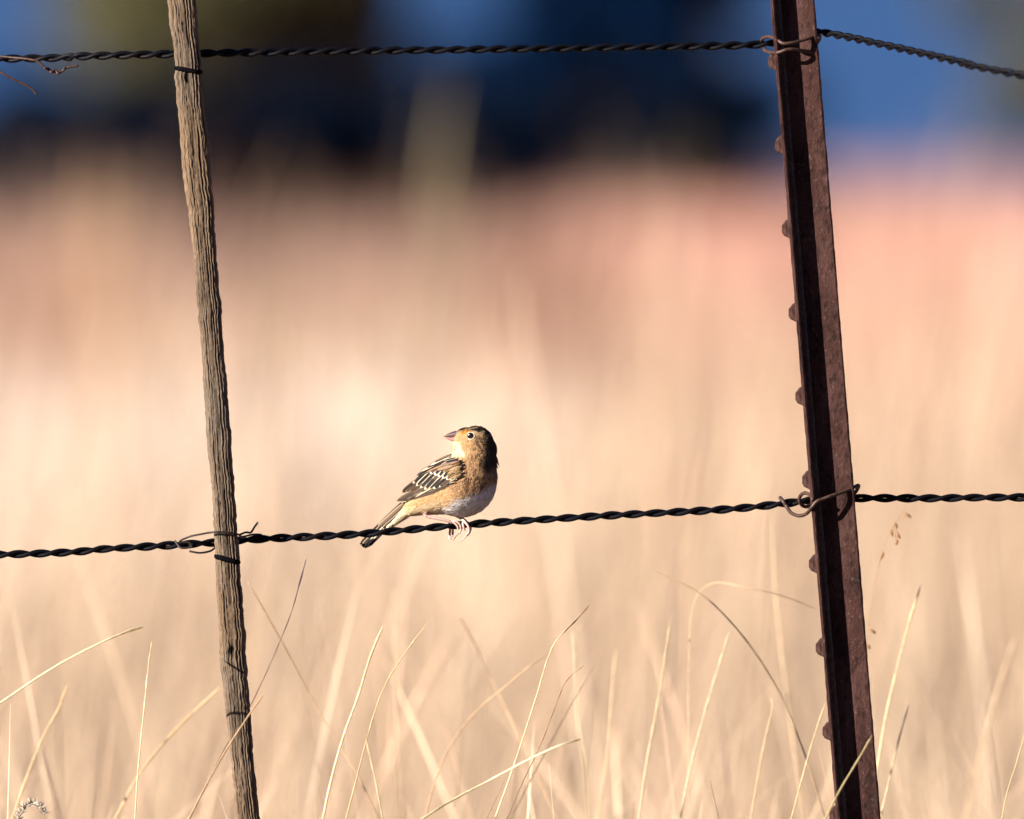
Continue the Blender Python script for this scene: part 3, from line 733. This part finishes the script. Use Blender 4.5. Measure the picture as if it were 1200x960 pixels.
def sm(x, a, b): t = np.clip((x - a) / (b - a), 0, 1); return t * t * (3 - 2 * t)
def plumage(x, y, d):
    """base colour of the feathers at crop coordinates"""
    c = np.zeros((len(x), 3)); c[:] = (0.52, 0.31, 0.165)                       # buff
    def blend(col, m): c[:] = c * (1 - m[:, None]) + np.array(col) * m[:, None]
    n1 = vnoise2(x / 16, y / 26, 1); n2 = vnoise2(x / 7, y / 11, 2); n3 = vnoise2((x + y) / 9, (x - y) / 34, 3)
    blend((0.14, 0.068, 0.034), sm(n1 + 0.6 * n2, 0.0, 0.5) * 0.8 * sm(x, 640, 720))                       # breast streaks
    # flank: paler warm buff
    blend((0.74, 0.47, 0.235), sm(y, 430, 500) * sm(-x, -740, -640) * (0.8 + 0.2 * n2))
    blend((0.45, 0.24, 0.10), sm(n3, 0.1, 0.7) * sm(y, 470, 520) * sm(-x, -640, -560) * 0.6)
    # belly: white, edge runs from the flank up to the breast
    e = y - (600 - 0.50 * (x - 540)); blend((0.95, 0.92, 0.92), sm(e + 14 * n2, -10, 34) * sm(x, 520, 580))
    blend((0.5, 0.48, 0.48), sm(n3, 0.3, 0.7) * sm(e, 10, 40) * sm(x, 600, 680) * 0.4)
    # cream line low on the flank and the vent
    blend((0.84, 0.66, 0.42), sm(y - (540 - 0.25 * (x - 500)), 0, 25) * sm(-x, -640, -560) * 0.75)
    blend((0.86, 0.72, 0.48), sm(-x, -400, -330))
    # head
    hd = sm(-y, -330, -290)
    blend((0.50, 0.31, 0.15), hd * 0.7)
    blend((0.12, 0.07, 0.04), hd * sm(n2 + n1 * .6, -0.25, 0.4) * 0.85 * sm(x, 715, 790))
    th = sm(-(x - 0.42 * (y - 190)), -702, -676) * sm(y, 186, 200) * sm(-y, -292, -262); blend((0.80, 0.68, 0.47), th * (0.85 + 0.15 * n2))
    side = sm(-y, -275, -235) * sm(x, 780, 830); blend((0.15, 0.105, 0.07), side * (0.45 + 0.4 * n2))
    crown_edge = 131 - 0.16 * (x - 690) + 0.0019 * (x - 690) ** 2
    cr = sm(crown_edge - y, -6, 6) * sm(x, 655, 668); blend((0.018, 0.013, 0.012), cr)
    back = sm(x + 0.15 * (y - 200), 818, 862) * sm(-y, -390, -310); blend((0.035, 0.027, 0.024), back * 0.92)
    st_ = cr * sm(np.sin((x * 0.25 + y * 0.9) / 5.0 + n1), 0.5, 0.9); blend((0.32, 0.22, 0.12), st_ * 0.7)
    orr = np.exp(-(((x - 722) / 26) ** 2 + ((y - 134 + 0.15 * (x - 722)) / 13) ** 2) ** 1.5); blend((0.50, 0.20, 0.025), orr)
    ls = np.exp(-(((x - 705) / 20) ** 2 + ((y - 165) / 16) ** 2)); blend((0.42, 0.25, 0.12), ls * .7)
    ln = np.exp(-((y - (163 + 0.22 * (x - 785))) / 5) ** 2) * sm(x, 785, 795) * sm(-x, -860, -850); blend((0.10, 0.06, 0.04), ln * 0.8)
    ml = np.exp(-((y - (205 + 0.35 * (x - 720))) / 5) ** 2) * sm(x, 700, 715) * sm(-x, -790, -770); blend((0.30, 0.17, 0.08), ml * 0.55)
    eyel = np.exp(-((x - 800) / 30) ** 2 - ((y - 175) / 22) ** 2); blend((0.14, 0.09, 0.05), eyel * (0.75 + 0.25 * n2))
    sup = np.exp(-((y - (128 + 0.2 * (x - 760))) / 6) ** 2) * sm(x, 745, 765) * sm(-x, -850, -820); blend((0.45, 0.33, 0.20), sup * 0.75)
    # back and mantle above the wing
    bk = sm((560 - 0.62 * (x - 300)) - y, -40, 10) * sm(-x, -655, -640); blend((0.16, 0.10, 0.065), bk)
    blend((0.42, 0.30, 0.19), bk * sm(n3, 0.1, 0.6) * 0.7)
    return np.clip(c * 0.60, 0.004, 0.95)

def build_bird():
    root = empty('sparrow', tuple(bp(690, 690)))
    tag(root, 'small streaked brown and buff sparrow perched on the lower wire, looking back left', 'bird')
    v, nr, f = remesh_spheres()
    x, y, d = to_crop(v)
    col = plumage(x, y, d)
    v = v + nr * (0.00016 * vnoise2(x / 6, (y + d) / 9, 4) + 0.00022 * vnoise2(x / 14, (y + d) / 18, 6))[:, None]
    body = mesh_obj('body', v, f, M_BODY, root, col)
    # short contour feathers laid over the body, all in one mesh
    r = np.random.default_rng(5); N = 16000
    idx = r.choice(len(v), N)
    P = v[idx]; Nn = nr[idx]; cx_, cy_, cd_ = x[idx], y[idx], d[idx]
    spc = _sp[:, :2]; tg = np.gradient(spc, axis=0)
    j = np.argmin((cx_[:, None] - spc[None, :, 0]) ** 2 + (cy_[:, None] - spc[None, :, 1]) ** 2, axis=1)
    fl = -tg[j]; fl /= np.linalg.norm(fl, axis=1)[:, None]
    hd = sm(-cy_, -300, -240)[:, None]; hdir = np.array([[0.80, 0.60]]); fl = fl * (1 - hd) + hdir * hd
    D = np.stack([fl[:, 0], 0 * fl[:, 0], -fl[:, 1]], -1) + r.normal(0, 0.16, (N, 3))
    D -= Nn * (D * Nn).sum(1)[:, None]; D /= np.linalg.norm(D, axis=1)[:, None]
    Sd = np.cross(Nn, D)
    onhead = cy_ < 300
    ln = np.where(onhead, 0.0018, 0.0036) * r.uniform(0.6, 1.3, N); wd = np.where(onhead, 0.00035, 0.0005) * r.uniform(0.7, 1.3, N)
    ok = np.hypot(cx_ - 757, cy_ - 155) > 34
    ok &= ~((cx_ < 700) & (cy_ > 125) & (cy_ < 192))
    P, Nn, D, Sd, ln, wd, cx_, cy_ = (q[ok] for q in (P, Nn, D, Sd, ln, wd, cx_, cy_)); N = len(P)
    cc = col[idx][ok] * r.uniform(0.78, 1.14, (N, 1))
    lift = 0.00016 * (1 + r.random(N))
    a = P - Nn * 0.0002; m1 = P + D * (ln * .45)[:, None] + Nn * lift[:, None] * 0.8
    t = P + D * ln[:, None] + Nn * lift[:, None] * 0.9
    Lf = m1 - Sd * wd[:, None]; Rt = m1 + Sd * wd[:, None]; mid = m1 + Nn * 0.0001
    V = np.stack([a, Lf, t, Rt, mid], 1).reshape(-1, 3)
    b = np.arange(N) * 5
    F = np.concatenate([np.stack([b, b + 4, b + 1], -1), np.stack([b + 1, b + 4, b + 2], -1), np.stack([b + 4, b + 3, b + 2], -1), np.stack([b, b + 3, b + 4], -1)])
    Cc = np.repeat(cc[:, None], 5, 1); Cc[:, 2] *= 1.1; Cc = np.clip(Cc, 0, .95).reshape(-1, 3)
    mesh_obj('contour_feathers', V, F, M_BODY, root, Cc, smooth=True)

    # ---- wings
    S0 = np.array([690.0, 350.0]); T0 = np.array([320.0, 540.0]); ax = (T0 - S0) / np.linalg.norm(T0 - S0); nx_ = np.array([-ax[1], ax[0]]); LW = np.linalg.norm(T0 - S0)
    def wd_depth(px, py, layer):
        q = np.array([px, py]) - S0; t = float(np.clip(q @ ax / LW, 0, 1.05)); s = float(q @ nx_)
        base = (150 * (1 - t) ** 0.8 + 22) * math.sqrt(max(0.05, 1 - (s / 150) ** 2))
        b = front(px, py, 6)
        bb = max(b, base * 0.75) if b > 0 else base * 0.75
        return bb + 5 + layer * 1.15
    def feather(mb, b, t, w, core, edge, layer, side, ef=0.30, tipf=0.0, black=None, curve=0.0, pointed=0.7):
        b = np.array(b, float); t = np.array(t, float); dv = t - b; L = np.linalg.norm(dv); dr = dv / L; nn = np.array([-dr[1], dr[0]])
        nl, nc = 14, 9; vs, cs, fs = [], [], []
        for i in range(nl + 1):
            k = i / nl
            half = w / 2 * (math.sin(min(1, k / 0.55 + 0.25) * math.pi / 2) if k < 0.55 else math.sqrt(max(0.0, 1 - ((k - 0.55) / 0.45) ** (2 + pointed))) )
            half = max(half, 0.6)
            for j in range(nc):
                s = (j / (nc - 1)) * 2 - 1
                p = b + dv * k + nn * (s * half + curve * math.sin(k * math.pi) * L)
                dep = wd_depth(p[0], p[1], layer) - 3.0 * (abs(s) ** 2) + 1.5 * k
                q = bp(p[0], p[1], -dep if side < 0 else dep)
                vs.append(q)
                m = 1.0 if (abs(s) > 1 - ef or k > 1 - tipf) else 0.0
                c = np.array(core) * (1 - m) + np.array(edge) * m
                if black is not None and m < .5 and black[0] < k < black[1]: c = np.array((0.012, 0.010, 0.010))
                if abs(s) < 0.12 and m < .5: c = c * 0.7
                c = c * (0.9 + 0.2 * math.sin(k * 60 + j * 1.3) * 0.5)
                cs.append(np.clip(c, 0, .95))
        for i in range(nl):
            for j in range(nc - 1):
                a0 = i * nc + j; fs.append((a0, a0 + 1, a0 + nc + 1, a0 + nc))
        mb.add(vs, fs, cs)
    DKB, BRN, RUF, BUFF, WHT, GRY, OLV = (0.006, 0.005, 0.006), (0.060, 0.036, 0.022), (0.085, 0.036, 0.02), (0.28, 0.18, 0.10), (0.50, 0.43, 0.32), (0.155, 0.12, 0.105), (0.11, 0.075, 0.026)
    def wing(side):
        mb = MB()
        # flight feathers
        for i in range(9):
            k = i / 8
            b = (560 + 70 * k, 395 + 50 * k); t = (322 + 42 * k, 540 - 4 * k + 2 * (i % 2))
            feather(mb, b, t, 30, (0.062, 0.044, 0.032), BUFF if i > 4 else (0.13, 0.09, 0.06), 0.3 + 0.12 * (8 - i), side, ef=0.16, curve=-0.03 + 0.02 * k)
        for i in range(3):                                                 # pale primary edges low on the wing
            feather(mb, (655 - i * 10, 430 + 3 * i), (392 - i * 4, 533 - i * 3), 20 - i * 3, DKB if i == 0 else BRN, WHT, 1.5 + .3 * i, side, ef=0.38, curve=0.035 - 0.01 * i)
        feather(mb, (672, 428), (400, 534), 12, (0.012, 0.01, 0.01), (0.012, 0.01, 0.01), 2.2, side, ef=0.1, curve=0.045)
        feather(mb, (678, 408), (430, 518), 13, (0.42, 0.33, 0.22), WHT, 3.6, side, ef=0.3, curve=0.045)
        feather(mb, (672, 402), (470, 488), 9, (0.012, 0.01, 0.01), (0.05, 0.03, 0.02), 3.0, side, ef=0.1, curve=0.04)
        # tertials
        for i, (b, t) in enumerate([((520, 372), (352, 490)), ((530, 385), (372, 482)), ((545, 398), (398, 480))]):
            feather(mb, b, t, 36, DKB if i < 1 else BRN, BUFF, 2.4 + .4 * i, side, ef=0.20, tipf=0.06)
        # greater coverts: dark centres, white edges
        tips = [(418, 436), (438, 452), (462, 463), (487, 471), (512, 472), (540, 466), (572, 456)]
        bases = [(500, 362), (522, 368), (546, 376), (570, 384), (594, 392), (618, 400), (640, 404)]
        for i, (b, t) in enumerate(zip(bases, tips)):
            feather(mb, b, t, 25 + 4 * (i % 2), DKB if i % 3 else BRN, (WHT, (0.50, 0.41, 0.29), (0.55, 0.46, 0.33))[i % 3], 4.4 + 0.35 * i, side, ef=(0.24, 0.28, 0.20)[i % 3], tipf=(0.14, 0.08, 0.11)[i % 3], black=(0.3, 0.82) if i < 6 else None, pointed=0)
        # median coverts: black spots with white tips
        for i, (b, t) in enumerate([((565, 335), (520, 378)), ((590, 338), (545, 386)), ((612, 345), (567, 396)), ((635, 355), (592, 404)), ((655, 370), (616, 412)), ((668, 382), (640, 414))]):
            feather(mb, b, t, 29, BRN, WHT, 7.6 + .3 * i, side, ef=0.26, tipf=0.17, black=(0.35, 0.72) if i < 4 else None, pointed=0)
        # lesser coverts
        rr = random.Random(3)
        for i in range(26):
            a = rr.uniform(0, 1); b2 = rr.uniform(0, 1)
            x0 = 608 + 82 * a; y0 = 318 + 78 * b2
            if x0 < 640 and y0 > 360: continue
            feather(mb, (x0 + 16, y0 - 10), (x0 - 22, y0 + 12), 15, rr.choice([OLV, BRN, BUFF, OLV]), rr.choice([BUFF, (0.15, 0.105, 0.045)]), 9.6 + .1 * i, side, ef=0.3, tipf=0.2)
        # scapulars and mantle
        sc_ = [((648, 318), (520, 362), 24, RUF, GRY), ((640, 306), (488, 366), 24, BUFF, BUFF), ((636, 298), (470, 372), 20, RUF, (0.30, 0.17, 0.12)), ((640, 290), (440, 388), 20, DKB, GRY),
               ((634, 284), (462, 366), 16, WHT, BUFF), ((642, 280), (500, 346), 16, DKB, RUF), ((640, 272), (520, 330), 13, WHT, WHT), ((644, 268), (545, 312), 14, DKB, BUFF),
               ((668, 300), (585, 326), 22, GRY, BUFF), ((684, 292), (610, 310), 20, DKB, GRY), ((668, 282), (600, 300), 14, DKB, WHT), ((690, 306), (640, 326), 18, RUF, BUFF), ((655, 330), (560, 356), 20, BUFF, GRY)]
        for i, (b, t, w, cc, ce) in enumerate(sc_):
            feather(mb, b, t, w, cc, ce, 10.5 + .35 * i, side, ef=0.26, tipf=0.04)
        return mb.build('wing', M_PLUME, root)
    wing(-1); wing(1)

    # ---- tail
    mbt = MB()
    def tfeather(p0, p1, w, col, edge, dep0, dep1, split=0.0):
        p0 = np.array(p0, float); p1 = np.array(p1, float); dv = p1 - p0; L = np.linalg.norm(dv); nn = np.array([-dv[1], dv[0]]) / L
        vs, cs, fs = [], [], []; nl, nc = 14, 7
        for i in range(nl + 1):
            k = i / nl; half = w / 2 * (0.6 + 0.4 * min(1, k * 3)) * (1 if k < 0.93 else math.sqrt(max(0.02, 1 - ((k - .93) / .07) ** 2)) * .75 + .2)
            for j in range(nc):
                s = j / (nc - 1) * 2 - 1; p = p0 + dv * k + nn * s * half
                vs.append(bp(p[0], p[1], dep0 + (dep1 - dep0) * k + 2.0 * s * s))
                cs.append(edge if s * (1 if split >= 0 else -1) > 0.45 else (np.array(col) * (0.7 if abs(s) < .1 else 1)))
        for i in range(nl):
            for j in range(nc - 1):
                a0 = i * nc + j; fs.append((a0, a0 + 1, a0 + nc + 1, a0 + nc))
        mbt.add(vs, fs, cs)
    TB, TE = (0.018, 0.013, 0.012), (0.22, 0.155, 0.10)
    for i in range(6):
        k = i / 5
        tfeather((352 + 30 * k, 552 + 30 * k), (108 + 44 * k, 797 + 14 * math.sin(k * 3) + 10 * k), 24, TB, TE if i < 3 else (0.5, 0.42, .34), 10 - 6 * k, 22 - 14 * k, 1 if i % 2 else -1)
    tfeather((372, 548), (215, 690), 24, (0.17, 0.125, 0.085), (0.28, 0.21, 0.14), -6, 6)
    tfeather((385, 570), (240, 700), 16, (0.05, 0.035, 0.03), (0.30, 0.22, 0.15), -10, 2)
    for i in range(6): tfeather((410 + 4 * i, 588 + 4 * i), (262 + 10 * i, 702 - 8 * i), 22, (0.62, 0.50, 0.33), (0.66, 0.55, 0.38), -14 - i, -4)
    mbt.build('tail', M_PLUME, root)
    # ---- nape tuft
    mbn = MB(); 
    for q in [((893, 255), (926, 338), 20), ((885, 262), (918, 352), 22)]:
        b, t = np.array(q[0], float), np.array(q[1], float); dv = t - b; nn = np.array([-dv[1], dv[0]]) / np.linalg.norm(dv)
        vs = []; 
        for k in (0, .5, 1):
            for s in (-1, 0, 1): pp = b + dv * k + nn * s * q[2] / 2 * (1, .8, .08)[int(k * 2)]; vs.append(bp(pp[0], pp[1], -10 + 8 * abs(s)))
        mbn.add(vs, [(0, 1, 4, 3), (1, 2, 5, 4), (3, 4, 7, 6), (4, 5, 8, 7)], [(0.06, 0.045, 0.035)] * 9)
    mbn.build('nape_feathers', M_PLUME, root)

    # ---- beak: upper and lower mandible
    def cone(base_top, base_bot, tip, dbase, wid, colf, name, dtip=-6):
        mb = MB(); n = 14; k = 16; vs, cs, fs = [], [], []
        bt, bb, tp = (np.array(q, float) for q in (base_top, base_bot, tip))
        for i in range(n + 1):
            t = i / n; top = bt * (1 - t) + tp * t + np.array([0, -4.5 * math.sin(t * math.pi)]) * (name == 'upper_beak'); bot = bb * (1 - t) + tp * t + np.array([0, 3 * math.sin(t * math.pi)]) * (name == 'lower_beak')
            c = (top + bot) / 2; h = np.linalg.norm(top - bot) / 2; w = wid * (1 - t) ** 0.9 + 1.2; h = max(h, 1.2); ax_ = (top - bot) / (np.linalg.norm(top - bot) + 1e-9) if t < 1 else np.array([0, -1.0])
            for j in range(k):
                a = 2 * math.pi * j / k; p = c + ax_ * h * math.cos(a)
                vs.append(bp(p[0], p[1], dbase * (1 - t) + dtip * t + w * math.sin(a))); cs.append(colf(t, math.cos(a)))
        for i in range(n):
            for j in range(k): fs.append((i * k + j, i * k + (j + 1) % k, (i + 1) * k + (j + 1) % k, (i + 1) * k + j))
        fs.append(tuple(range(k))); fs.append(tuple(n * k + j for j in range(k))[::-1])
        mb.add(vs, fs, cs); return mb.build(name, M_BEAK, root)
    up_c = lambda t, a: np.array((0.095, 0.05, 0.048)) * (1 - .5 * max(0, a)) * (1 - 0.5 * t) + np.array((0.30, 0.12, 0.10)) * max(0, -a) * (1 - t)
    lo_c = lambda t, a: np.array((0.40, 0.20, 0.19)) * (1 - 0.35 * t) * (0.85 if a > .3 else 1)
    cone((672, 126), (705, 172), (596, 162), -8, 27, up_c, 'upper_beak', -18)
    cone((704, 164), (668, 194), (604, 166), -8, 23, lo_c, 'lower_beak', -17)

    # ---- eyes
    for side in (-1, 1):
        dep = front(757, 155) + 1
        def ball(r, dd, mat, name, par, sq=0.6, ux=757, uy=155):
            mb = MB(); vs, fs = [], []; nu, nv = 20, 12
            for i in range(nv + 1):
                ph = math.pi * i / nv
                for k in range(nu):
                    w = 2 * math.pi * k / nu; vs.append(bp(ux + r * math.sin(ph) * math.cos(w), uy + r * math.sin(ph) * math.sin(w) * 0.96, side * (dd + sq * r * math.cos(ph))))
            for i in range(nv):
                for k in range(nu): fs.append((i * nu + k, i * nu + (k + 1) % nu, (i + 1) * nu + (k + 1) % nu, (i + 1) * nu + k))
            mb.add(vs, fs); return mb.build(name, mat, par)
        ball(19, dep + 2, M_EYE, 'eye', root)
        mb = MB(); a = np.linspace(0, 2 * math.pi, 33)
        tube(mb, [bp(757 + 22.5 * math.cos(t), 155 + 21 * math.sin(t), side * (front(757 + 22.5 * math.cos(t), 155 + 21 * math.sin(t)) + 2.5)) for t in a], (2.5 - 1.0 * np.abs(np.sin(a * 1.5 + .4))) * CR, 6, (0.62, 0.54, 0.42))
        mb.build('eye_ring', M_PLUME, root)

    # ---- legs and toes
    def limb(parent, name, pts, rads, mat=M_SKINP):
        mb = MB(); c = catmull([tuple(bp(*p)) for p in pts], 6); rr = catmull([(q,) for q in rads], 6)[:, 0] * CR
        rr = rr * (1 + 0.07 * np.sin(np.arange(len(rr)) * 1.9)); tube(mb, c, rr * (0.84 if name == 'toe' else 1), 9); return mb.build(name, mat, parent)
    fw = -((2.25 + 2.55) * 5 + 6)          # just in front of the wire, crop px
    leg = limb(root, 'leg', [(490, 610, -50), (505, 628, -52), (560, 640, -50), (610, 652, -44), (648, 664, -34)], [20, 11, 9.5, 9, 10])
    limb(leg, 'toe', [(640, 660, -36), (662, 668, fw - 8), (680, 686, fw - 6), (684, 706, fw)], [9, 8, 7.5, 6.5])
    limb(leg, 'toe', [(645, 658, -34), (672, 658, fw - 8), (694, 676, fw - 6), (700, 702, fw), (694, 728, fw + 8)], [9, 8, 7.5, 7, 6])
    limb(leg, 'toe', [(642, 662, -30), (640, 680, 10), (636, 715, 26), (634, 742, 14), (640, 762, -4)], [9, 9, 8.5, 8, 6])
    limb(leg, 'toe', [(645, 662, -30), (652, 690, 20), (652, 728, 26), (650, 745, 10)], [8, 8, 8, 6])
    limb(leg, 'claw', [(634, 735, 12), (629, 750, 4), (632, 764, -4), (644, 768, -10)], [5, 4.5, 3.6, 1.2])
    limb(leg, 'claw', [(694, 726, fw + 8), (678, 738, fw + 10), (664, 756, fw + 14), (656, 775, fw + 16)], [4, 3.6, 3, 1.2], M_CLAW)
    leg2 = limb(root, 'leg', [(660, 610, 30), (690, 632, 30), (715, 650, 22), (738, 672, 6)], [22, 13, 11, 12])
    limb(leg2, 'toe', [(700, 640, 20), (722, 660, fw), (742, 684, fw - 10), (750, 710, fw - 4), (744, 730, fw + 8)], [9, 9, 8.5, 8, 7])
    limb(leg2, 'toe', [(720, 655, 14), (712, 668, fw), (716, 690, fw - 8), (724, 712, fw)], [9, 8, 8, 6])
    limb(leg2, 'toe', [(738, 668, 6), (756, 680, 4), (758, 702, 24), (752, 726, 22)], [9, 8, 7.5, 6])
    limb(leg2, 'claw', [(745, 724, fw + 8), (732, 740, fw + 8), (716, 762, fw + 6), (696, 778, fw + 2), (672, 786, fw - 4)], [4.6, 4.2, 3.6, 2.6, 1.0])
    limb(leg2, 'claw', [(752, 724, 22), (744, 738, 20), (734, 746, 14)], [5, 4, 1.4], M_CLAW)
build_bird()
